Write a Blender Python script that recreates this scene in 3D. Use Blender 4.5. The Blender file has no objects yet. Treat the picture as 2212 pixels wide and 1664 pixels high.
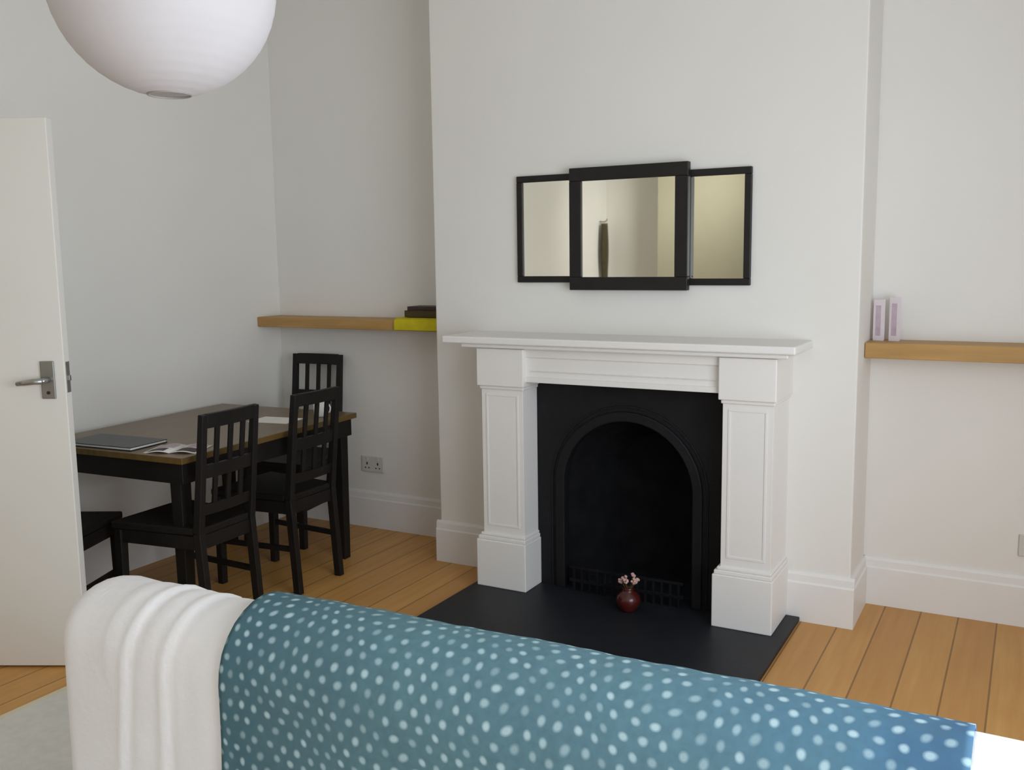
import bpy, bmesh, math, random
from mathutils import Vector, Matrix, noise
random.seed(7)
C = bpy.context.collection
PI = math.pi

# ------------------------------------------------------------------ materials
def srgb(r, g, b):
    f = lambda c: (c/255/12.92) if c <= 10 else ((c/255+.055)/1.055)**2.4
    return (f(r), f(g), f(b), 1)

def mat(name, col, rough=.5, spec=.5, metal=0., var=.06, scale=6., bump=0., bscale=60., stretch=(1, 1, 1), coat=0.):
    m = bpy.data.materials.new(name); m.use_nodes = True
    nt = m.node_tree; N = nt.nodes; L = nt.links
    b = N['Principled BSDF']
    b.inputs['Roughness'].default_value = rough
    b.inputs['Specular IOR Level'].default_value = spec
    b.inputs['Metallic'].default_value = metal
    b.inputs['Coat Weight'].default_value = coat
    tc = N.new('ShaderNodeTexCoord'); mp = N.new('ShaderNodeMapping')
    mp.inputs['Scale'].default_value = stretch
    L.new(tc.outputs['Object'], mp.inputs['Vector'])
    nz = N.new('ShaderNodeTexNoise'); nz.inputs['Scale'].default_value = scale; nz.inputs['Detail'].default_value = 4
    L.new(mp.outputs['Vector'], nz.inputs['Vector'])
    rp = N.new('ShaderNodeValToRGB')
    c = Vector(col[:3])
    rp.color_ramp.elements[0].position = .3; rp.color_ramp.elements[1].position = .7
    rp.color_ramp.elements[0].color = (*(c*(1-var)), 1); rp.color_ramp.elements[1].color = (*(c*(1+var)), 1)
    L.new(nz.outputs['Fac'], rp.inputs['Fac']); L.new(rp.outputs['Color'], b.inputs['Base Color'])
    if bump:
        n2 = N.new('ShaderNodeTexNoise'); n2.inputs['Scale'].default_value = bscale; n2.inputs['Detail'].default_value = 5
        L.new(mp.outputs['Vector'], n2.inputs['Vector'])
        bp = N.new('ShaderNodeBump'); bp.inputs['Strength'].default_value = bump; bp.inputs['Distance'].default_value = .004
        L.new(n2.outputs['Fac'], bp.inputs['Height']); L.new(bp.outputs['Normal'], b.inputs['Normal'])
    return m

class NB:
    def __init__(s, m): s.t = m.node_tree; s.N = s.t.nodes; s.L = s.t.links
    def put(s, sock, v):
        if isinstance(v, (int, float)): sock.default_value = v
        else: s.L.new(v, sock)
    def m(s, op, a, b=None, c=None):
        n = s.N.new('ShaderNodeMath'); n.operation = op
        for i, v in enumerate((a, b, c)):
            if v is not None: s.put(n.inputs[i], v)
        return n.outputs[0]
    def mix(s, f, a, b):
        n = s.N.new('ShaderNodeMix'); n.data_type = 'RGBA'
        s.put(n.inputs['Factor'], f)
        for k, v in (('A', a), ('B', b)):
            i = [x for x in n.inputs if x.name == k and x.type == 'RGBA'][0]
            if isinstance(v, tuple): i.default_value = v
            else: s.L.new(v, i)
        return [x for x in n.outputs if x.type == 'RGBA'][0]

def floor_mat():
    m = bpy.data.materials.new('pine_boards'); m.use_nodes = True; q = NB(m); N, L = q.N, q.L
    b = N['Principled BSDF']; b.inputs['Roughness'].default_value = .42; b.inputs['Specular IOR Level'].default_value = .35
    tc = N.new('ShaderNodeTexCoord'); sp = N.new('ShaderNodeSeparateXYZ'); L.new(tc.outputs['Object'], sp.inputs[0])
    xs = q.m('DIVIDE', q.m('ADD', sp.outputs[0], .07), .140); idx = q.m('FLOOR', xs); fr = q.m('SUBTRACT', xs, idx)
    wn = N.new('ShaderNodeTexWhiteNoise'); wn.noise_dimensions = '1D'; L.new(idx, wn.inputs['W'])
    mp = N.new('ShaderNodeMapping'); mp.inputs['Scale'].default_value = (26, 1.6, 1); L.new(tc.outputs['Object'], mp.inputs[0])
    ad = N.new('ShaderNodeVectorMath'); ad.operation = 'ADD'; L.new(mp.outputs[0], ad.inputs[0]); L.new(wn.outputs['Color'], ad.inputs[1])
    nz = N.new('ShaderNodeTexNoise'); nz.inputs['Scale'].default_value = 1.4; nz.inputs['Detail'].default_value = 5; L.new(ad.outputs[0], nz.inputs['Vector'])
    c1 = q.mix(nz.outputs['Fac'], srgb(188, 134, 66), srgb(226, 180, 108))
    c2 = q.mix(q.m('MULTIPLY', wn.outputs['Value'], .45), c1, srgb(172, 118, 62))
    n3 = N.new('ShaderNodeTexNoise'); n3.inputs['Scale'].default_value = 2.2; L.new(tc.outputs['Object'], n3.inputs['Vector'])
    c3 = q.mix(q.m('MULTIPLY', n3.outputs['Fac'], .45), c2, srgb(170, 114, 52))
    gap = q.m('LESS_THAN', q.m('MINIMUM', fr, q.m('SUBTRACT', 1, fr)), .022)
    c4 = q.mix(q.m('MULTIPLY', gap, .55), c3, srgb(60, 34, 14))
    L.new(c4, b.inputs['Base Color'])
    bp = N.new('ShaderNodeBump'); bp.inputs['Strength'].default_value = .5; bp.inputs['Distance'].default_value = .004
    L.new(q.m('MULTIPLY', gap, -1), bp.inputs['Height']); L.new(bp.outputs['Normal'], b.inputs['Normal'])
    return m

def throw_mat():
    m = bpy.data.materials.new('teal_dotted_cotton'); m.use_nodes = True; q = NB(m); N, L = q.N, q.L
    b = N['Principled BSDF']; b.inputs['Roughness'].default_value = .9; b.inputs['Specular IOR Level'].default_value = .15
    uv = N.new('ShaderNodeUVMap'); sp = N.new('ShaderNodeSeparateXYZ'); L.new(uv.outputs[0], sp.inputs[0])
    u, v = sp.outputs[0], sp.outputs[1]            # metres across and along the cloth
    nw = N.new('ShaderNodeTexNoise'); nw.inputs['Scale'].default_value = 6; L.new(uv.outputs[0], nw.inputs['Vector'])
    wob = q.m('MULTIPLY', q.m('SUBTRACT', nw.outputs['Fac'], .5), .05)
    u2 = q.m('ADD', u, wob); v2 = q.m('ADD', v, q.m('ADD', wob, q.m('MULTIPLY', u, .10)))
    V = q.m('DIVIDE', v2, .0262); row = q.m('FLOOR', V)
    U = q.m('ADD', q.m('DIVIDE', u2, .0315), q.m('MULTIPLY', q.m('MODULO', q.m('ADD', row, 1000), 2), .5))
    ci = q.m('FLOOR', U)
    cb = N.new('ShaderNodeCombineXYZ'); L.new(ci, cb.inputs[0]); L.new(row, cb.inputs[1])
    wn = N.new('ShaderNodeTexWhiteNoise'); wn.noise_dimensions = '2D'; L.new(cb.outputs[0], wn.inputs['Vector'])
    sc = N.new('ShaderNodeSeparateColor'); L.new(wn.outputs['Color'], sc.inputs[0])
    fx = q.m('SUBTRACT', q.m('SUBTRACT', U, ci), q.m('ADD', .42, q.m('MULTIPLY', sc.outputs[0], .16)))
    fy = q.m('SUBTRACT', q.m('SUBTRACT', V, row), q.m('ADD', .40, q.m('MULTIPLY', sc.outputs[1], .2)))
    d = q.m('SQRT', q.m('ADD', q.m('POWER', q.m('MULTIPLY', fx, 1.2), 2), q.m('POWER', fy, 2)))
    mr = N.new('ShaderNodeMapRange'); mr.inputs[1].default_value = .33; mr.inputs[2].default_value = .14; L.new(d, mr.inputs[0])
    dot = q.m('MULTIPLY', mr.outputs[0], q.m('ADD', .34, q.m('MULTIPLY', sc.outputs[2], .5)))
    n2 = N.new('ShaderNodeTexNoise'); n2.inputs['Scale'].default_value = 9; n2.inputs['Detail'].default_value = 3; L.new(uv.outputs[0], n2.inputs['Vector'])
    n3 = N.new('ShaderNodeTexNoise'); n3.inputs['Scale'].default_value = 70; L.new(uv.outputs[0], n3.inputs['Vector'])
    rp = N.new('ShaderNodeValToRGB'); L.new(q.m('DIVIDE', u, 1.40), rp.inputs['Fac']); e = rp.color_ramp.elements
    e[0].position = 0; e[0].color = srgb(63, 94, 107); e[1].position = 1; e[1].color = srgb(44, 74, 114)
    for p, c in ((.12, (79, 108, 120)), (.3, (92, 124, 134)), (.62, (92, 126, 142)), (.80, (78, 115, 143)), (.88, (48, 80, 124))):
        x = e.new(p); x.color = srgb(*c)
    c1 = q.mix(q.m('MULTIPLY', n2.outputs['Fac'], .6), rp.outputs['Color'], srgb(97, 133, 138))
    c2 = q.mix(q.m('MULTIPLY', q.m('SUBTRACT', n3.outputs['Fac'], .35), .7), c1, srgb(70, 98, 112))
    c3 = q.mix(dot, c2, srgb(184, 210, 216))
    L.new(c3, b.inputs['Base Color'])
    return m

WALL = mat('white_wall_paint', srgb(228, 226, 221), .75, .2, var=.012, scale=2, bump=.08, bscale=40)
CEIL = mat('ceiling_paint', srgb(228, 227, 224), .8, .2, var=.01)
TRIM = mat('white_gloss_paint', srgb(230, 228, 225), .42, .4, var=.012, scale=4)
DOORM = mat('door_paint', srgb(226, 224, 218), .5, .35, var=.012, scale=2)
FLOOR = floor_mat()
IRON = mat('black_cast_iron', srgb(20, 20, 23), .6, .25, var=.2, scale=12, bump=.25, bscale=90)
SOOT = mat('soot', srgb(22, 22, 24), .9, .1, var=.3, scale=10)
SLATE = mat('black_slate', srgb(30, 32, 37), .5, .3, var=.15, scale=14, bump=.1, bscale=60)
BLACKW = mat('black_brown_wood', srgb(23, 20, 19), .55, .3, var=.25, scale=8, stretch=(1, 1, .15))
FRAMEM = mat('black_frame_wood', srgb(28, 26, 25), .45, .35, var=.2, scale=10)
TABLEM = mat('dark_table_veneer', srgb(100, 78, 40), .3, .5, var=.2, scale=9, stretch=(5, .6, 1))
PINE = mat('shelf_pine', srgb(176, 138, 84), .5, .35, var=.12, scale=5, stretch=(.8, 8, 8))
COVER = mat('white_quilted_cotton', srgb(236, 235, 235), .9, .1, var=.02, scale=7, bump=.3, bscale=45)
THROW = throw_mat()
RUGM = mat('pale_rug_wool', srgb(216, 216, 211), .95, .1, var=.05, scale=30, bump=.6, bscale=220)
RUGB = mat('cream_rug_binding', srgb(216, 210, 188), .95, .1, var=.03, scale=30)
CHROME = mat('brushed_chrome', srgb(168, 168, 166), .3, .5, metal=.9, var=.04, scale=30)
PLAST = mat('white_plastic', srgb(205, 203, 196), .4, .4, var=.01)
HOLE = mat('dark_socket_hole', srgb(45, 43, 42), .6, .3)
PAPERW = mat('white_paper', srgb(232, 230, 226), .8, .2, var=.01)
PINKP = mat('pale_pink_card', srgb(222, 212, 217), .8, .2, var=.03, scale=20)
MAUVE = mat('mauve_print', srgb(192, 174, 186), .8, .2, var=.12, scale=30)
DARKB = mat('dark_brown_cover', srgb(66, 50, 46), .55, .35, var=.12, scale=20)
OLIVE = mat('dark_olive_cover', srgb(74, 62, 30), .6, .3, var=.12, scale=20)
YELLOW = mat('yellow_cloth', srgb(200, 186, 40), .85, .15, var=.08, scale=25, bump=.3, bscale=80)
REDG = mat('dark_red_glaze', srgb(70, 22, 20), .25, .5, var=.3, scale=9)
PETAL = mat('pale_pink_petal', srgb(206, 168, 160), .8, .2, var=.1, scale=40)
STEM = mat('dry_stem', srgb(92, 70, 44), .8, .2, var=.1, scale=30)
BLACKP = mat('black_folder_plastic', srgb(30, 32, 38), .35, .45, var=.1, scale=20)
SCARF = mat('dark_olive_knit', srgb(74, 68, 50), .95, .1, var=.15, scale=40, bump=.5, bscale=120)
BRASS = mat('hook_metal', srgb(150, 140, 120), .35, .5, metal=.8)
BEIGE = mat('beige_paint', srgb(172, 167, 146), .75, .2, var=.012)
SASH = mat('window_paint', srgb(236, 236, 234), .45, .4, var=.01)

def paper_mat():
    m = mat('rice_paper', srgb(214, 210, 211), .8, .15, var=.02, scale=12)
    nt = m.node_tree; out = nt.nodes['Material Output']; b = nt.nodes['Principled BSDF']
    tr = nt.nodes.new('ShaderNodeBsdfTranslucent'); tr.inputs[0].default_value = srgb(225, 220, 218)
    mx = nt.nodes.new('ShaderNodeMixShader'); mx.inputs[0].default_value = .3
    nt.links.new(b.outputs[0], mx.inputs[1]); nt.links.new(tr.outputs[0], mx.inputs[2]); nt.links.new(mx.outputs[0], out.inputs[0])
    return m
RICE = paper_mat()
def mirror_mat():
    m = mat('silvered_glass', srgb(240, 238, 226), .02, .5, metal=1., var=.0)
    return m
MIRR = mirror_mat()
def glass_mat():
    m = mat('window_glass', (1, 1, 1, 1), .02, .5)
    nt = m.node_tree; out = nt.nodes['Material Output']
    tr = nt.nodes.new('ShaderNodeBsdfTransparent'); gl = nt.nodes.new('ShaderNodeBsdfGlossy'); gl.inputs['Roughness'].default_value = .02
    mx = nt.nodes.new('ShaderNodeMixShader'); mx.inputs[0].default_value = .06
    nt.links.new(tr.outputs[0], mx.inputs[1]); nt.links.new(gl.outputs[0], mx.inputs[2]); nt.links.new(mx.outputs[0], out.inputs[0])
    return m
GLASS = glass_mat()

# ------------------------------------------------------------------ mesh helpers
def bx(bm, x0, x1, y0, y1, z0, z1, M=None):
    vs = [bm.verts.new((x, y, z)) for z in (z0, z1) for y in (y0, y1) for x in (x0, x1)]
    if M is not None:
        for v in vs: v.co = M @ v.co
    for f in ((0, 2, 3, 1), (4, 5, 7, 6), (0, 1, 5, 4), (2, 6, 7, 3), (0, 4, 6, 2), (1, 3, 7, 5)):
        bm.faces.new([vs[i] for i in f])
    return vs

def bar(bm, a, b, w, d, w2=None, d2=None, xdir=(1, 0, 0)):
    """tapered rectangular bar from a to b"""
    a, b = Vector(a), Vector(b); n = (b-a).normalized(); x = Vector(xdir); x = (x - n*x.dot(n)).normalized(); y = n.cross(x)
    w2 = w if w2 is None else w2; d2 = d if d2 is None else d2
    r = []
    for p, ww, dd in ((a, w, d), (b, w2, d2)):
        r.append([bm.verts.new(p + x*sx*ww/2 + y*sy*dd/2) for sx, sy in ((-1, -1), (1, -1), (1, 1), (-1, 1))])
    bm.faces.new(r[0][::-1]); bm.faces.new(r[1])
    for i in range(4): bm.faces.new((r[0][i], r[0][(i+1) % 4], r[1][(i+1) % 4], r[1][i]))

def lathe(bm, prof, cx=0, cy=0, seg=32, ribs=None):
    rings = []
    for r, z in prof:
        if r < 1e-5: rings.append([bm.verts.new((cx, cy, z))])
        else: rings.append([bm.verts.new((cx+r*math.cos(2*PI*i/seg), cy+r*math.sin(2*PI*i/seg), z)) for i in range(seg)])
    for A, B in zip(rings, rings[1:]):
        for i in range(seg):
            j = (i+1) % seg
            if len(A) == 1 and len(B) == 1: continue
            if len(A) == 1: bm.faces.new((A[0], B[j], B[i]))
            elif len(B) == 1: bm.faces.new((A[i], A[j], B[0]))
            else: bm.faces.new((A[i], A[j], B[j], B[i]))

def tube(bm, pts, r, seg=8):
    pts = [Vector(p) for p in pts]; rings = []
    for i, p in enumerate(pts):
        t = (pts[min(i+1, len(pts)-1)] - pts[max(i-1, 0)]).normalized()
        a = t.orthogonal().normalized() if i == 0 else (ref - t*ref.dot(t)).normalized()
        ref = a; b = t.cross(a)
        rr = r[i] if isinstance(r, (list, tuple)) else r
        rings.append([bm.verts.new(p + (a*math.cos(2*PI*k/seg) + b*math.sin(2*PI*k/seg))*rr) for k in range(seg)])
    for A, B in zip(rings, rings[1:]):
        for k in range(seg): bm.faces.new((A[k], A[(k+1) % seg], B[(k+1) % seg], B[k]))
    bm.faces.new(rings[0][::-1]); bm.faces.new(rings[-1])

def prism(bm, poly, x0, x1, axis='x'):
    """extrude a closed 2D polygon (p,q) along an axis"""
    def P(t, p, q): return {'x': (t, p, q), 'y': (p, t, q), 'z': (p, q, t)}[axis]
    A = [bm.verts.new(P(x0, p, q)) for p, q in poly]; B = [bm.verts.new(P(x1, p, q)) for p, q in poly]
    n = len(poly)
    bm.faces.new(A); bm.faces.new(B[::-1])
    for i in range(n): bm.faces.new((A[i], B[i], B[(i+1) % n], A[(i+1) % n]))

def obj(name, bm, m, parent=None, bevel=0., smooth=False, seg=2):
    bmesh.ops.recalc_face_normals(bm, faces=bm.faces)
    me = bpy.data.meshes.new(name); bm.to_mesh(me); bm.free()
    me.materials.append(m)
    if smooth:
        for p in me.polygons: p.use_smooth = True
    o = bpy.data.objects.new(name, me); C.objects.link(o)
    if parent: o.parent = parent
    if bevel:
        b = o.modifiers.new('Bevel', 'BEVEL'); b.width = bevel; b.segments = seg; b.limit_method = 'ANGLE'; b.angle_limit = .7
    return o

def box(name, dims, m, parent=None, bevel=0., M=None):
    bm = bmesh.new(); bx(bm, *dims, M=M); return obj(name, bm, m, parent, bevel)

def tag(o, label, cat, group=None):
    o['label'] = label; o['category'] = cat
    if group: o['group'] = group
    return o
def thing(name, label, cat, loc=(0, 0, 0), rz=0., group=None):
    o = bpy.data.objects.new(name, None); C.objects.link(o); o.empty_display_size = .1
    o.location = loc; o.rotation_euler = (0, 0, rz)
    return tag(o, label, cat, group)
def struct(o): o['kind'] = 'structure'; return o
def dup(root, loc, rz, label, group=None):
    r = root.copy(); C.objects.link(r); r.location = loc; r.rotation_euler = (0, 0, rz); r['label'] = label
    if group: r['group'] = group
    for ch in list(root.children):
        c = ch.copy(); C.objects.link(c); c.parent = r
        for g in list(ch.children):
            d = g.copy(); C.objects.link(d); d.parent = c
    return r

# ------------------------------------------------------------------ the room
D, W, LX, RX, RY, H = .33, 1.933, -1.29, 3.45, -5.5, 3.15
T = .12
struct(box('floor', (LX-T, RX+T, RY-T, T, -.1, 0), FLOOR))
struct(box('ceiling', (LX-T, RX+T, RY-T, T, H, H+.1), CEIL))
# fireplace wall with its chimney breast (opening left for the fire)
struct(box('wall_fireplace', (LX-T, RX+T, 0, T, 0, H), WALL))
bm = bmesh.new()
poly = [(0, 0), (.74, 0), (.74, .50)]
for i in range(0, 17):
    a = PI - PI*i/16; poly.append((1.035+.295*math.cos(a), .50+.295*math.sin(a)))
poly += [(1.33, 0), (W, 0), (W, H), (0, H)]
prism(bm, poly, -D, 0, 'y')
struct(obj('wall_chimney_breast', bm, WALL, bevel=.006))
# left wall with a doorway y -3.25..-2.40
DY0, DY1, DZ = -3.27, -2.40, 2.02
bm = bmesh.new()
bx(bm, LX-T, LX, DY1, 0, 0, H); bx(bm, LX-T, LX, RY, DY0, 0, H); bx(bm, LX-T, LX, DY0, DY1, DZ, H)
struct(obj('wall_left', bm, WALL))
bm = bmesh.new()
bx(bm, LX-T-.9, LX-T-.8, -4.4, -1.2, 0, H)
bx(bm, LX-T-.8, LX-T, -4.4, -4.3, 0, H); bx(bm, LX-T-.8, LX-T, -1.3, -1.2, 0, H)
struct(obj('wall_hallway', bm, BEIGE))
struct(box('floor_hallway', (LX-T-.8, LX-T, -4.3, -1.3, -.1, -.001), FLOOR))
struct(box('ceiling_hallway', (LX-T-.8, LX-T, -4.3, -1.3, H, H+.1), CEIL))
# right wall with the big window
WY0, WY1, WZ0, WZ1 = -4.3, -1.6, .55, 2.15
bm = bmesh.new()
bx(bm, RX, RX+T, WY1, 0, 0, H); bx(bm, RX, RX+T, RY, WY0, 0, H)
bx(bm, RX, RX+T, WY0, WY1, 0, WZ0); bx(bm, RX, RX+T, WY0, WY1, WZ1, H)
struct(obj('wall_right', bm, WALL))
bm = bmesh.new(); bx(bm, LX-T, RX+T, RY-T, RY, 0, H)
struct(obj('wall_rear', bm, WALL))
# shallow boxed-in pier of the rear wall (seen only in the mirror)
struct(box('wall_rear_pier', (-.62, .35, RY, RY+.35, 0, H), BEIGE))
# window
win = struct(bpy.data.objects.new('window_1', None)); C.objects.link(win)
bm = bmesh.new()
x0, x1 = RX+.03, RX+.09
for y in (WY0, (WY0+WY1)/2-.03, WY1-.06): bx(bm, x0, x1, y, y+.06, WZ0, WZ1)
for z in (WZ0, (WZ0+WZ1)/2-.025, WZ1-.06): bx(bm, x0+.002, x1-.002, WY0, WY1, z, z+.055)
obj('window_frame', bm, SASH, win, .004)
box('window_pane', (RX+.058, RX+.062, WY0+.01, WY1-.01, WZ0+.01, WZ1-.01), GLASS, win)
box('window_sill', (RX-.08, RX+.03, WY0-.05, WY1+.05, WZ0-.035, WZ0), TRIM, win, .006)

# skirting boards
SK, SH = .018, .205
def skirt(name, a, b, nx, ny):
    bm = bmesh.new(); a = Vector((*a, 0)); b = Vector((*b, 0)); n = Vector((nx, ny, 0))
    prof = [(0, 0), (SK, 0), (SK, SH-.045), (SK*.72, SH-.038), (SK*.62, SH-.012), (SK*.3, SH), (0, SH)]
    A = [bm.verts.new(a + n*p + Vector((0, 0, z))) for p, z in prof]; B = [bm.verts.new(b + n*p + Vector((0, 0, z))) for p, z in prof]
    bm.faces.new(A); bm.faces.new(B[::-1]); k = len(prof)
    for i in range(k): bm.faces.new((A[i], B[i], B[(i+1) % k], A[(i+1) % k]))
    return struct(obj(name, bm, TRIM))
skirt('baseboard_left_alcove', (LX, 0), (0, 0), 0, -1)
skirt('baseboard_breast_side_left', (0, 0), (0, -D), -1, 0)
skirt('baseboard_breast_front_left', (-SK, -D), (.37, -D), 0, -1)
skirt('baseboard_breast_front_right', (1.69, -D), (W+SK, -D), 0, -1)
skirt('baseboard_breast_side_right', (W, 0), (W, -D), 1, 0)
skirt('baseboard_right_alcove', (W, 0), (RX, 0), 0, -1)
skirt('baseboard_left', (LX, 0), (LX, DY1+.07), 1, 0)
skirt('baseboard_left_rear', (LX, DY0-.07), (LX, RY), 1, 0)
skirt('baseboard_right', (RX, 0), (RX, RY), -1, 0)
skirt('baseboard_rear', (LX, RY), (-.62, RY), 0, 1)
# door architrave
bm = bmesh.new()
bx(bm, LX, LX+.022, DY1, DY1+.07, 0, DZ+.07); bx(bm, LX, LX+.022, DY0-.07, DY0, 0, DZ+.07); bx(bm, LX, LX+.022, DY0, DY1, DZ, DZ+.07)
struct(obj('trim_door_frame', bm, TRIM, bevel=.004))

# ------------------------------------------------------------------ open door (leaf swung into the room)
ang = math.atan2(.151, .297)
door = bpy.data.objects.new('door_1', None); C.objects.link(door); struct(door)
FX, FY = -.485, -1.985                      # free edge at the floor
DWID, DTH, DHT = .82, .04, 1.975
door.location = (FX, FY, .008); door.rotation_euler = (0, 0, ang)
box('door_leaf', (-DWID, 0, 0, DTH, 0, DHT), DOORM, door, .003)
dh = bmesh.new(); bx(dh, -.085, -.035, -.008, 0, 1.00, 1.135)
hp = obj('handle_plate', dh, CHROME, door, .003)
bm = bmesh.new()
tube(bm, [(-.06, -.006, 1.068), (-.06, -.05, 1.068)], .010, 12)
tube(bm, [(-.055, -.05, 1.068), (-.09, -.052, 1.067), (-.12, -.052, 1.063), (-.150, -.046, 1.059)], [.011, .011, .010, .008], 12)
obj('handle_lever', bm, CHROME, hp, smooth=True)
bm = bmesh.new(); tube(bm, [(-.06, -.011, 1.022), (-.06, -.006, 1.022)], .006, 12)
obj('keyhole', bm, HOLE, hp)
box('latch_plate', (-.001, .002, .008, .032, 1.02, 1.13), CHROME, door)
box('latch_bolt', (0, .010, .014, .026, 1.062, 1.082), CHROME, door, .002)

# ------------------------------------------------------------------ fireplace
fire = thing('fireplace', 'white painted fireplace surround with black cast iron arched insert and black hearth', 'fireplace', (1.03, -D, 0))
def fo(name, bm, m, parent=None, bevel=.004, smooth=False):
    o = obj(name, bm, m, parent or fire, bevel, smooth); 
    if parent is None: o.matrix_parent_inverse = Matrix.Translation((-1.03, D, 0))
    else: o.matrix_parent_inverse = Matrix.Identity(4)
    return o
YF, YI = -.585, -.455                       # pilaster front, insert plane
def pilaster(xa, xb):
    bm = bmesh.new(); bx(bm, xa, xb, YF, -D+.001, .02, 1.045)
    # thin raised border of the shaft's panel
    bx(bm, xa+.022, xb-.022, YF-.0025, YF, .885, .895); bx(bm, xa+.022, xb-.022, YF-.0025, YF, .30, .31)
    for x in (xa+.022, xb-.032): bx(bm, x, x+.010, YF-.0025, YF, .31, .885)
    p = fo('pilaster', bm, TRIM)
    bm = bmesh.new(); bx(bm, xa-.028, xb+.014, YF-.022, -D+.001, .02, .235)
    bx(bm, xa-.022, xb+.010, YF-.016, -D+.001, .235, .252); bx(bm, xa-.012, xb+.006, YF-.009, -D+.001, .252, .265)
    fo('plinth', bm, TRIM, p)
    bm = bmesh.new(); bx(bm, xa-.006, xb+.006, YF-.008, -D+.001, .915, .930); bx(bm, xa-.014, xb+.012, YF-.018, -D+.001, .930, 1.095)
    fo('capital', bm, TRIM, p)
    return p
pilaster(.400, .606); pilaster(1.482, 1.678)
bm = bmesh.new(); bx(bm, .606, 1.482, YF+.012, -D+.001, .952, 1.10)
bx(bm, .606, 1.482, YF+.004, YF+.012, .952, .975); bx(bm, .64, 1.45, YF+.006, YF+.012, 1.0, 1.004); bx(bm, .606, 1.482, YF+.002, YF+.012, 1.06, 1.10)
fo('frieze', bm, TRIM)
bm = bmesh.new(); bx(bm, .235, 1.765, -.645, -D+.001, 1.116, 1.147)
bx(bm, .32, 1.735, -.625, -D+.001, 1.098, 1.116)
fo('mantel_shelf', bm, TRIM, bevel=.006)
# insert plate with arched opening
ax, ar, az = 1.035, .295, .50
def arch(r, n=24): return [(ax+r*math.cos(PI-PI*i/n), az+r*math.sin(PI-PI*i/n)) for i in range(n+1)]
bm = bmesh.new()
poly = [(.607, .02), (ax-ar, .02)] + arch(ar) + [(ax+ar, .02), (1.481, .02), (1.481, .951), (.607, .951)]
prism(bm, poly, YI, YI+.05, 'y')
ins = fo('fire_insert', bm, IRON, bevel=0)
def arch_band(bm, r0, r1, y0, y1):
    a, b = arch(r0), arch(r1)
    a = [(ax-r0, .02)] + a + [(ax+r0, .02)]; b = [(ax-r1, .02)] + b + [(ax+r1, .02)]
    V = [[bm.verts.new((p[0], y, p[1])) for p in q] for q, y in ((a, y0), (b, y0), (b, y1), (a, y1))]
    for i in range(len(a)-1):
        for k in range(4): bm.faces.new((V[k][i], V[k][i+1], V[(k+1) % 4][i+1], V[(k+1) % 4][i]))
    for i in (0, -1): bm.faces.new([V[k][i] for k in range(4)])
bm = bmesh.new(); arch_band(bm, ar-.004, ar+.038, YI-.014, YI+.01); fo('arch_moulding', bm, IRON, ins, .005)
bm = bmesh.new(); arch_band(bm, ar+.055, ar+.063, YI-.006, YI+.004); fo('arch_bead', bm, IRON, ins, .002)
# firebox: a slanting recess behind the arch
bm = bmesh.new()
pr0 = [(ax-ar, .02)] + arch(ar-.001) + [(ax+ar, .02)]
pr1 = [(ax-ar*.62, .02)] + [(ax+(p-ax)*.62, .02+(q-.02)*.85) for p, q in arch(ar)] + [(ax+ar*.62, .02)]
A = [bm.verts.new((p, YI+.045, q)) for p, q in pr0]; B = [bm.verts.new((p, -.10, q)) for p, q in pr1]
for i in range(len(A)-1): bm.faces.new((A[i], A[i+1], B[i+1], B[i]))
bm.faces.new(B)
fo('firebox', bm, SOOT, bevel=0)
bm = bmesh.new()
bx(bm, ax-.26, ax+.26, YI-.03, YI-.015, .06, .075); bx(bm, ax-.26, ax+.26, YI-.03, YI-.015, .12, .13)
for k in range(14): x = ax-.24+k*.48/13; bx(bm, x-.005, x+.005, YI-.028, YI-.017, .02, .122)
fo('fire_grate', bm, SOOT, bevel=.002)
bm = bmesh.new(); bx(bm, .345, 1.745, -1.12, -D-.02, 0.0, .02); bx(bm, .745, 1.325, -D-.02, -.09, 0.0, .02); fo('hearth', bm, SLATE, bevel=.004)

# small vase on the hearth
vx, vy, vz = 1.10, -.60, .0205
vase = thing('flower_vase', 'small dark red glazed vase holding pale dried flowers, on the black hearth', 'vase', (vx, vy, vz))
bm = bmesh.new()
lathe(bm, [(0, 0), (.028, 0), (.034, .006), (.048, .03), (.052, .048), (.046, .068), (.026, .084), (.021, .092), (.026, .100), (.022, .100), (.017, .090), (.0, .086)], seg=28)
obj('vessel', bm, REDG, vase, smooth=True)
bm = bmesh.new(); bp = bmesh.new()
random.seed(3)
for k in range(9):
    a = 2*PI*k/9+random.uniform(-.3, .3); r = random.uniform(.012, .04); h = random.uniform(.115, .150)
    tip = Vector((r*math.cos(a), r*math.sin(a), h)); tube(bm, [(r*.25*math.cos(a), r*.25*math.sin(a), .088), tip], .0015, 5)
    for j in range(7):
        d = Vector((random.gauss(0, 1), random.gauss(0, 1), random.gauss(0, 1))).normalized()
        bmesh.ops.create_icosphere(bp, subdivisions=1, radius=.006, matrix=Matrix.Translation(tip + d*.008))
obj('stems', bm, STEM, vase); obj('flower_heads', bp, PETAL, vase, smooth=True)

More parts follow.
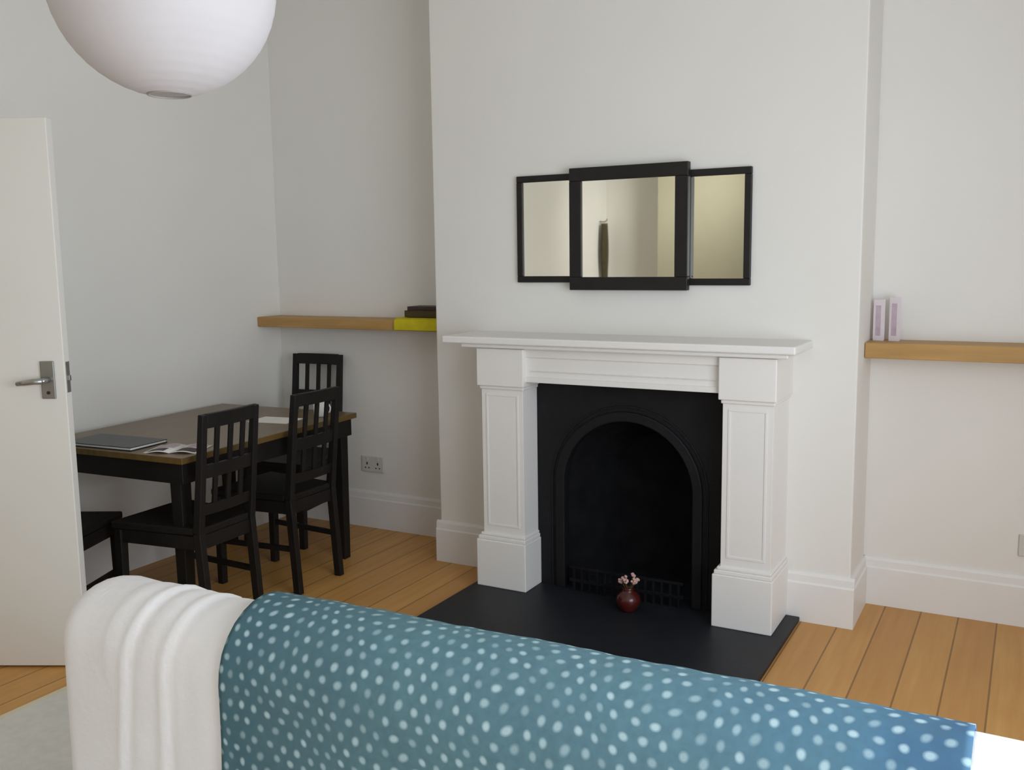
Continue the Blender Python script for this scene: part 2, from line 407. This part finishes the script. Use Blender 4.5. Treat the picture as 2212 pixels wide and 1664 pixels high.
# ------------------------------------------------------------------ triple mirror
mir = thing('triple_mirror', 'black framed three panel mirror hung above the mantelpiece', 'mirror', (1.0, -D, 1.6))
def panel(name, x0, x1, z0, z1, w, yb, yf):
    bm = bmesh.new()
    y0, y1 = yf, yb
    for a in ((x0, x1, y0, y1, z1-w, z1), (x0, x1, y0, y1, z0, z0+w), (x0, x0+w, y0, y1, z0+w, z1-w), (x1-w, x1, y0, y1, z0+w, z1-w)):
        bx(bm, *a)
    o = obj(name, bm, FRAMEM, mir, .003); o.matrix_parent_inverse = Matrix.Translation((-1.0, D, -1.6))
    g = box('mirror_glass', (x0+w-.004, x1-w+.004, y0+.010, y0+.014, z0+w-.004, z1-w+.004), MIRR, o)
    b = box('backing_board', (x0+.004, x1-.004, y0+.0142, y1-.001, z0+.004, z1-.004), FRAMEM, o)
panel('centre_frame', .734, 1.266, 1.340, 1.860, .056, -D-.020, -D-.052)
panel('side_frame', .459, .760, 1.372, 1.842, .028, -D-.001, -D-.020)
panel('side_frame', 1.240, 1.515, 1.360, 1.828, .028, -D-.001, -D-.020)

# ------------------------------------------------------------------ alcove shelves and what stands on them
def shelf(name, x0, x1, y0, z0, z1, label):
    o = box(name, (x0-x0, x1-x0, y0, -.0015, 0, z1-z0), PINE, None, .003); o.location = (x0, 0, z0)
    return tag(o, label, 'shelf', None)
ZL, ZR = 1.176, 1.130
shelf('wall_shelf', LX+.002, -.002, -.185, 1.122, ZL, 'thick pine shelf in the left alcove above the dining table')
shelf('wall_shelf', W+.002, RX-.002, -.185, 1.068, ZR, 'thick pine shelf in the right alcove, carrying the pink cards')
# yellow cloth draped over the shelf front
cl = bmesh.new()
prof = [(-.03, ZL+.001), (-.10, ZL+.003), (-.165, ZL+.002), (-.187, ZL-.002), (-.1895, ZL-.02), (-.190, ZL-.048)]
t = .010
outer = [(-.03, ZL+.001+t), (-.10, ZL+.003+t), (-.17, ZL+.002+t), (-.195, ZL+.004), (-.1995, ZL-.02), (-.199, ZL-.05)]
prism(cl, prof + outer[::-1], -.345, -.012, 'x')
tag(obj('folded_cloth', cl, YELLOW, None, .003), 'yellow folded cloth hanging over the front of the left alcove shelf', 'cloth')
def book(name, x0, x1, y0, y1, z0, th, m, label, rz=0, group=None):
    t = thing(name, label, 'book', ((x0+x1)/2, (y0+y1)/2, z0), rz, group)
    w, d = (x1-x0)/2, (y1-y0)/2; bm = bmesh.new()
    bx(bm, -w, w, -d, d, 0, .004); bx(bm, -w, w, -d, d, th-.004, th); bx(bm, -w, w, -d, -d+.004, .004, th-.004)
    obj('cover', bm, m, t, .0012)
    box('page_block', (-w+.004, w-.004, -d+.0045, d-.005, .0042, th-.0042), PAPERW, t)
    return t
book('book', -.300, -.025, -.165, -.03, ZL+.0148, .034, OLIVE, 'thick dark olive book lying on the yellow cloth, lower of two', group=None)
book('book', -.288, -.040, -.155, -.035, ZL+.0492, .020, DARKB, 'thin dark brown book, upper of two lying on the left alcove shelf', .03)
def card(x0, x1, y, h, ang, label):
    t = thing('greeting_card', label, 'card', ((x0+x1)/2, y, ZR+.0005))
    w = (x1-x0)
    for s, nm in ((1, 'front_leaf'), (-1, 'rear_leaf')):
        M = Matrix.Translation((-w/2, 0, 0)) @ Matrix.Rotation(s*-ang, 4, 'Z')
        bm = bmesh.new(); bx(bm, 0, w, -.0008, .0008, 0, h, M); p = obj(nm, bm, PINKP, t)
        if s == 1:
            bm = bmesh.new(); bx(bm, w*.22, w*.72, -.0013, -.0008, h*.12, h*.86, M); obj('printed_panel', bm, MAUVE, p)
card(1.948, 1.992, -.075, .165, .35, 'narrow pale pink card at the left end of the right shelf, nearest the chimney breast')
card(2.008, 2.052, -.075, .175, .35, 'pale pink card with a mauve panel, right-hand of the two on the right shelf')

# ------------------------------------------------------------------ sockets
def socket(x, z, label):
    t = thing('wall_socket', label, 'socket', (x, -.0005, z))
    p = box('faceplate', (-.074, .074, -.010, 0, -.044, .044), PLAST, t, .003)
    for sx in (-.036, .036):
        bm = bmesh.new()
        bx(bm, sx-.004, sx+.004, -.0112, -.0095, -.004, .010); bx(bm, sx-.016, sx-.008, -.0112, -.0095, -.024, -.018); bx(bm, sx+.008, sx+.016, -.0112, -.0095, -.024, -.018)
        obj('pin_holes', bm, HOLE, p)
        box('switch', (sx-.008, sx+.008, -.0135, -.0095, .020, .036), PLAST, p, .001)
socket(-.655, .36, 'white double wall socket low in the left alcove beside the table leg')
socket(2.585, .33, 'white double wall socket low in the right alcove at the edge of the photo')

# ------------------------------------------------------------------ dining table
TZ = .735
trot = math.radians(-3.4)*-1
tc = Vector((-.79, -1.07, 0)); TW, TL = .86, 1.17
table = thing('dining_table', 'rectangular black-brown dining table against the left wall', 'table', tc, trot)
box('tabletop', (-TW/2, TW/2, -TL/2, TL/2, TZ-.026, TZ), TABLEM, table, .003)
bm = bmesh.new(); i = .02
for a in ((-TW/2+i, TW/2-i, -TL/2+i, -TL/2+i+.022), (-TW/2+i, TW/2-i, TL/2-i-.022, TL/2-i), (-TW/2+i, -TW/2+i+.022, -TL/2+i+.022, TL/2-i-.022), (TW/2-i-.022, TW/2-i, -TL/2+i+.022, TL/2-i-.022)):
    bx(bm, *a, TZ-.11, TZ-.0262)
obj('apron', bm, BLACKW, table, .002)
for sx in (-1, 1):
    for sy in (-1, 1):
        x, y = sx*(TW/2-.068), sy*(TL/2-.055)
        bm = bmesh.new(); bar(bm, (x, y, 0), (x, y, TZ-.0262), .046, .046, .058, .058); obj('leg', bm, BLACKW, table, .003)
def on_table(x, y): # local to world
    c, s = math.cos(trot), math.sin(trot); return (tc.x+c*x-s*y, tc.y+s*x+c*y)
# things on the table
p = on_table(-.06, -.46)
fo_ = thing('folder', 'black folder lying flat at the near end of the dining table', 'folder', (*p, TZ+.0005), trot+.02)
bm = bmesh.new(); bx(bm, -.19, .19, -.10, .10, 0, .003); bx(bm, -.19, .19, -.10, .10, .011, .014); bx(bm, -.19, -.186, -.10, .10, .003, .011)
obj('cover', bm, BLACKP, fo_, .001); box('sheets', (-.184, .185, -.096, .096, .0032, .0108), PAPERW, fo_)
p = on_table(.285, -.455)
mg = thing('magazine', 'open magazine with pale pinkish pages at the near corner of the dining table', 'magazine', (*p, TZ+.0005), trot+.35)
bm = bmesh.new()
for s in (-1, 1):
    n = 8; V = []
    for k in range(n+1):
        x = s*.11*k/n; z = .002+.007*math.sin(PI*min(1, k/n*1.15))*(1 if k < n else .6)
        V.append([bm.verts.new((x, y, z)) for y in (-.08, .08)])
    for a, b in zip(V, V[1:]): bm.faces.new((a[0], b[0], b[1], a[1]))
o = obj('pages', bm, PAPERW, mg, smooth=True); o.modifiers.new('Solid', 'SOLIDIFY').thickness = .002
for (x0, x1, y0, y1, m) in ((-.10, -.02, 0.0, .07, MAUVE), (-.10, -.03, -.07, -.015, DARKB), (.02, .10, -.07, -.005, DARKB), (.03, .10, .012, .07, MAUVE)):
    n = 6; bm = bmesh.new(); V = []
    for k in range(n+1):
        x = x0+(x1-x0)*k/n; z = .0028+.007*math.sin(PI*min(1, abs(x)/.11*1.15))
        V.append([bm.verts.new((x, y, z)) for y in (y0, y1)])
    for a, b in zip(V, V[1:]): bm.faces.new((a[0], b[0], b[1], a[1]))
    obj('printed_picture', bm, m, o)
p = on_table(.20, .25)
bm = bmesh.new(); bx(bm, -.105, .105, -.074, .074, 0, .0025)
ps = tag(obj('paper_sheet', bm, PAPERW), 'white sheet of paper lying on the far half of the dining table', 'paper')
ps.location = (*p, TZ+.0005); ps.rotation_euler = (0, 0, trot+.1)
p = on_table(.33, .43)
cup = thing('mug', 'small white mug at the far corner of the dining table, behind the chair back', 'mug', (*p, TZ+.0005))
bm = bmesh.new(); lathe(bm, [(0, 0), (.028, 0), (.033, .004), (.036, .075), (.033, .075), (.030, .008), (0, .006)], seg=24); o = obj('body', bm, PAPERW, cup, smooth=True)
bm = bmesh.new(); tube(bm, [(.034, 0, .060), (.052, 0, .060), (.060, 0, .045), (.055, 0, .025), (.034, 0, .018)], .004, 8); obj('handle', bm, PAPERW, cup, smooth=True)

# ------------------------------------------------------------------ dining chairs (local: back at y=0, seat towards +y)
def make_chair(name, h, label, loc, rz, group):
    t = thing(name, label, 'chair', loc, rz, group)
    wb, wf, dp, sz = .145, .178, .405, .452
    for s in (-1, 1):
        bm = bmesh.new()
        bar(bm, (s*wb, -.030, 0), (s*wb, 0, sz-.02), .030, .036); bar(bm, (s*wb, 0, sz-.02), (s*wb, -.055, h), .030, .036, .028, .026)
        obj('leg', bm, BLACKW, t, .003)
    for s in (-1, 1):
        bm = bmesh.new(); bar(bm, (s*wf, dp-.01, 0), (s*wf, dp-.015, sz-.032), .032, .032, .038, .038); obj('leg', bm, BLACKW, t, .003)
    def yb(z): return -.055*(z-sz)/(h-sz)
    def rail(nm, z0, z1, th=.018):
        bm = bmesh.new(); x = wb-.013; n = 6; V = []
        for k in range(n+1):
            xx = -x+2*x*k/n; bow = -.010*(1-(xx/x)**2)
            V.append([bm.verts.new((xx, yb(z)+bow+dy, z)) for z, dy in ((z0, -th/2), (z0, th/2), (z1, th/2), (z1, -th/2))])
        for a, b in zip(V, V[1:]):
            for q in range(4): bm.faces.new((a[q], b[q], b[(q+1) % 4], a[(q+1) % 4]))
        bm.faces.new(V[0]); bm.faces.new(V[-1][::-1])
        return obj(nm, bm, BLACKW, t, .003)
    rail('crest_rail', h-.055, h+.002, .024); rail('back_rail', h-.255, h-.200); rail('back_rail', .50, .545)
    for k in range(3):
        x = -.072+.072*k; bow = -.010*(1-(x/.132)**2)
        bm = bmesh.new(); bar(bm, (x, yb(.53)+bow, .53), (x, yb(h-.04)+bow, h-.04), .022, .012); obj('back_slat', bm, BLACKW, t, .002)
    bm = bmesh.new()
    poly = [(-wb+.017, -.010), (wb-.017, -.010), (wb-.017, .022), (wb+.010, .022), (wf+.024, dp+.012), (-wf-.024, dp+.012), (-wb-.010, .022), (-wb+.017, .022)]
    prism(bm, poly, sz-.03, sz, 'z'); obj('seat', bm, BLACKW, t, .006)
    bm = bmesh.new()
    for s in (-1, 1):
        bar(bm, (s*wb, .015, sz-.060), (s*wf, dp-.03, sz-.060), .018, .055, xdir=(1, 0, 0))
        bar(bm, (s*wb, -.012, .205), (s*wf, dp-.015, .205), .016, .024)
    bx(bm, -wf+.015, wf-.015, dp-.023, dp-.006, sz-.088, sz-.0305); bx(bm, -wb+.012, wb-.012, -.008, .010, sz-.088, sz-.0305)
    obj('seat_apron', bm, BLACKW, t, .002)
    return t
G = None
chA = make_chair('dining_chair', .905, 'black wooden slat-back chair tucked in at the long side of the table, nearest the sofa', (-.30, -1.45, 0), PI/2+.05, G)
chC = dup(chA, (-.34, -.885, 0), PI/2+.02, 'black wooden slat-back chair at the long side of the table, nearer the alcove wall socket')
chD = dup(chA, (-.785, -2.005, 0), .47, 'black chair at the near end of the table, mostly hidden behind the open door')
chB = make_chair('dining_chair', .968, 'black slat-back chair at the far end of the table, tallest, back to the alcove wall', (-.96, -.12, 0), PI+.10, G)

# ------------------------------------------------------------------ paper globe pendant
lx, ly, lz, lr = 1.079, -2.847, 1.993, .2035
lamp = thing('pendant_lamp', 'large white paper globe pendant lampshade hanging at upper left', 'lamp', (lx, ly, lz))
bm = bmesh.new(); prof = []; n = 96
for k in range(n+1):
    a = math.radians(-79 + 158*k/n)
    r = lr*(1 - .0025*abs(math.sin(k*PI/4))) ; prof.append((r*math.cos(a), r*math.sin(a)))
lathe(bm, prof, seg=64)
sh = obj('paper_shade', bm, RICE, lamp, smooth=True)
bm = bmesh.new()
for zz in (prof[0],): tube(bm, [(zz[0]*math.cos(2*PI*i/40), zz[0]*math.sin(2*PI*i/40), zz[1]) for i in range(41)], .0022, 6)
obj('wire_ring', bm, mat('grey_wire', srgb(150, 146, 142), .5, .4), sh)
bm = bmesh.new(); tube(bm, [(0, 0, .10), (0, 0, H-lz-.03)], .0035, 8); obj('cord', bm, TRIM, lamp)
bm = bmesh.new(); lathe(bm, [(0, .13), (.02, .13), (.022, .06), (.018, .05), (0, .05)], seg=20); obj('bulb_holder', bm, TRIM, lamp, smooth=True)
bm = bmesh.new(); lathe(bm, [(0, -.05), (.02, -.045), (.032, -.02), (.030, .01), (.016, .04), (.013, .052), (0, .052)], seg=20); obj('bulb', bm, PAPERW, lamp, smooth=True)
bm = bmesh.new(); lathe(bm, [(0, H-lz-.035), (.015, H-lz-.035), (.045, H-lz-.008), (.045, H-lz-.001), (0, H-lz-.001)], seg=24); obj('ceiling_rose', bm, TRIM, lamp, smooth=True)

# ------------------------------------------------------------------ rug, sofa and throw
rug = thing('rug', 'pale grey rug with cream edge on the floorboards under the sofa', 'rug', (1.15, -2.9, 0))
box('pile', (-1.55+.03, 1.55, -1.0, 1.0-.03, .001, .012), RUGM, rug, .004)
bm = bmesh.new(); bx(bm, -1.55, -1.55+.03, -1.0, 1.0, .001, .011); bx(bm, -1.55+.03, 1.55, 1.0-.03, 1.0, .001, .011)
obj('binding', bm, RUGB, rug, .003)

SX0, SX1 = .728, 2.80
YB, YFs, ST = -2.945, -2.705, .803          # back face, front face, top of the backrest
rad = (YFs-YB)/2; yc = (YB+YFs)/2
def profile(off=0., zb=.16, zf=.30, n=14):
    r = rad+off; pts = []
    zc = ST-rad
    for k in range(12): pts.append((yc-r, zb+(zc-zb)*k/12))
    for k in range(n+1):
        a = PI - PI*k/n; pts.append((yc+r*math.cos(a), zc+r*math.sin(a)))
    for k in range(1, 9): pts.append((yc+r, zc+(zf-zc)*k/8))
    return pts
def fold(x, s):      # soft folds and quilted seams of the loose cover
    seam = 0
    for c, sl in ((.86, .05), (.965, .10), (1.075, .06), (2.60, -.05)):
        cx_ = c + sl*(s-.55); seam += .0045*math.exp(-((x-cx_)/.010)**2) - .003*math.exp(-((x-cx_-.022)/.012)**2)
    n = noise.noise(Vector((x*7, s*3.2, 1.3)))*.007 + noise.noise(Vector((x*22, s*3, 4.)))*.0025
    if 1.235 < x < 2.468: return -.003 + .15*n
    if x > 2.4: return .014 + .4*n
    return seam + n
sofa = thing('sofa', 'white sofa in a loose quilted cover, seen from behind, in the foreground', 'sofa', ((SX0+SX1)/2, yc, .012))
def so(name, bm, m, bevel=0., smooth=False):
    o = obj(name, bm, m, sofa, bevel, smooth); o.matrix_parent_inverse = Matrix.Translation((-(SX0+SX1)/2, -yc, -.012)); return o
bm = bmesh.new(); nx = 170; grid = []
base = profile()
arcl = [0]
for a, b in zip(base, base[1:]): arcl.append(arcl[-1]+math.dist(a, b))
for i in range(nx+1):
    x = SX0+(SX1-SX0)*i/nx
    if i <= 12: x = SX0 + .09*(1-math.cos(PI/2*i/12))
    e = min(x-SX0, SX1-x); R = .075; ins_ = 0
    if e < R: ins_ = R*(1-math.sqrt(max(0, 1-((R-e)/R)**2)))
    row = []
    for (y, z), s in zip(base, arcl):
        lift = .010 + .011*(x-1.2)*min(1, max(0, (z-.3)/.4))
        dx, dz = y-yc, z-(ST-rad)
        f = fold(x, s)*min(1, e/.03)
        if dz > 0:
            L_ = math.hypot(dx, dz); k = (L_-ins_*.85+f)/L_; row.append(bm.verts.new((x, yc+dx*k, ST-rad+dz*k+lift)))
        else:
            sg = -1 if dx < 0 else 1; row.append(bm.verts.new((x, y - sg*(ins_*.85-f), z+lift)))
    grid.append(row)
for a, b in zip(grid, grid[1:]):
    for k in range(len(a)-1): bm.faces.new((a[k], b[k], b[k+1], a[k+1]))
bm.faces.new(grid[0]); bm.faces.new(grid[-1][::-1])
for a, b in zip(grid, grid[1:]): bm.faces.new((a[0], a[-1], b[-1], b[0]))
so('backrest', bm, COVER, smooth=True)
bm = bmesh.new(); bx(bm, SX0+.03, SX1-.03, YFs-.02, -2.07, .14, .27); so('seat_base', bm, COVER, .02)
for k in range(2):
    w = (SX1-SX0-.10)/2; x = SX0+.05+k*w
    bm = bmesh.new(); bx(bm, x+.004, x+w-.004, YFs+.004, -2.06, .272, .385); so('seat_cushion', bm, COVER, .03)
for x in (SX0+.10, SX1-.10):
    for y in (YB+.08, -2.14):
        bm = bmesh.new(); bar(bm, (x, y, .0125), (x, y, .17), .036, .036, .05, .05); so('leg', bm, BLACKW, .003)
# teal dotted throw over the backrest
TX0, TX1 = 1.225, 2.478
bm = bmesh.new(); uvl = bm.loops.layers.uv.new('UVMap')
pr = profile(.008, zb=.36, zf=.46); al = [0]
for a, b in zip(pr, pr[1:]): al.append(al[-1]+math.dist(a, b))
sm = al[12+7]
nx = 120; grid = []
for i in range(nx+1):
    row = []
    for (y, z), s in zip(pr, al):
        u = (TX1-TX0)*i/nx
        # edges swing inward a little towards the bottom of the back
        x = TX0 + u + .012*math.sin(s*5)*(1 if i < 8 else 0)*(1-i/8 if i < 8 else 0)
        nn = Vector((y-yc, z-(ST-rad))) if z > ST-rad else Vector((y-yc, 0)); nn.normalize()
        lift = .010 + .011*(x-1.2)*min(1, max(0, (z-.3)/.4))
        d = .0022*noise.noise(Vector((x*5, s*4, 9.)))+.0016*noise.noise(Vector((x*25, s*25, 2.)))
        v = bm.verts.new((x, y+nn.x*d, z+nn.y*d+lift)); row.append((v, u, s))
    grid.append(row)
for a, b in zip(grid, grid[1:]):
    for k in range(len(pr)-1):
        q = (a[k], b[k], b[k+1], a[k+1]); f = bm.faces.new([w[0] for w in q])
        for lp, w in zip(f.loops, q): lp[uvl].uv = (w[1], w[2])
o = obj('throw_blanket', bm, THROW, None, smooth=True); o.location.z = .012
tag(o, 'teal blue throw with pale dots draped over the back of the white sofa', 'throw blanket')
sd = o.modifiers.new('Solid', 'SOLIDIFY'); sd.thickness = .005; sd.offset = 1

# ------------------------------------------------------------------ things seen only in the mirror
hk = thing('hanging_scarf', 'dark olive scarf hanging from a wall hook, seen reflected in the mirror', 'scarf', (LX, -5.33, 1.75)); hk.rotation_euler.z = -PI/2
bm = bmesh.new()
prof = [(.0, .10, .0), (.03, .085, .0), (.05, .02, .02)]
n = 20; V = []
for k in range(n+1):
    z = .06-.62*k/n; w = .045+.03*math.sin(PI*min(1, k/n*1.2)); yy = .055
    V.append([bm.verts.new((w*math.cos(2*PI*j/12)*(1+.12*math.cos(3*2*PI*j/12)), yy+.028*math.sin(2*PI*j/12), z)) for j in range(12)])
for a, b in zip(V, V[1:]):
    for j in range(12): bm.faces.new((a[j], a[(j+1) % 12], b[(j+1) % 12], b[j]))
bm.faces.new(V[0]); bm.faces.new(V[-1][::-1])
obj('cloth', bm, SCARF, hk, smooth=True)
bm = bmesh.new(); tube(bm, [(0, .001, .08), (0, .05, .075), (0, .075, .085), (0, .08, .105)], .006, 8); obj('hook', bm, BRASS, hk, smooth=True)

# ------------------------------------------------------------------ light
w = bpy.data.worlds.new('World'); bpy.context.scene.world = w; w.use_nodes = True
bg = w.node_tree.nodes['Background']; bg.inputs[0].default_value = (.75, .85, 1, 1); bg.inputs[1].default_value = 1.6
def area(name, loc, target, sx, sy, power, col):
    l = bpy.data.lights.new(name, 'AREA'); l.shape = 'RECTANGLE'; l.size = sx; l.size_y = sy; l.energy = power; l.color = col
    o = bpy.data.objects.new(name, l); C.objects.link(o); o.location = loc
    o.rotation_euler = (Vector(target)-Vector(loc)).to_track_quat('-Z', 'Y').to_euler()
    return o
area('window_daylight', (RX+.02, (WY0+WY1)/2, (WZ0+WZ1)/2), (0, (WY0+WY1)/2, (WZ0+WZ1)/2-.02), 2.5, 1.5, 69, (.86, .94, 1.02))
# added soft fill lamp behind the camera; the rear wall has no window
area('rear_fill', (2.2, RY+.05, 1.4), (1.0, 0, 1.0), 1.4, 1.7, 15, (.88, .95, 1.02))
rc = area('rear_corner_fill', (.6, -4.2, 2.6), (-1.1, -5.5, 1.5), .5, .5, 5.5, (.97, .98, 1.0)); rc.data.spread = 1.2  # added lamp, only brightens the rear corner reflected in the mirror
# hall light beyond the doorway
l = bpy.data.lights.new('hall_light', 'POINT'); l.energy = 12; l.shadow_soft_size = .15; l.color = (1, .9, .75)
o = bpy.data.objects.new('hall_light', l); C.objects.link(o); o.location = (LX-.55, -2.8, 2.6)

# ------------------------------------------------------------------ camera
cam = bpy.data.cameras.new('camera'); co = bpy.data.objects.new('camera', cam); C.objects.link(co)
ya, pi_, ro, fpx = .5046, .1326, -.014, 2048.6
F = Vector((-math.sin(ya)*math.cos(pi_), math.cos(ya)*math.cos(pi_), -math.sin(pi_)))
R = Vector((math.cos(ya), math.sin(ya), 0)); U = R.cross(F)
R2 = R*math.cos(ro)+U*math.sin(ro); U2 = U*math.cos(ro)-R*math.sin(ro)
Mx = Matrix((R2, U2, -F)).transposed().to_4x4(); Mx.translation = Vector((2.5196, -4.1451, 1.48))
co.matrix_world = Mx
cam.sensor_fit = 'HORIZONTAL'; cam.sensor_width = 36; cam.lens = 36*fpx/2212; cam.clip_start = .02
sc = bpy.context.scene; sc.camera = co
sc.view_settings.view_transform = 'Standard'; sc.view_settings.look = 'None'; sc.view_settings.exposure = 0
sc.cycles.max_bounces = 12; sc.cycles.diffuse_bounces = 8
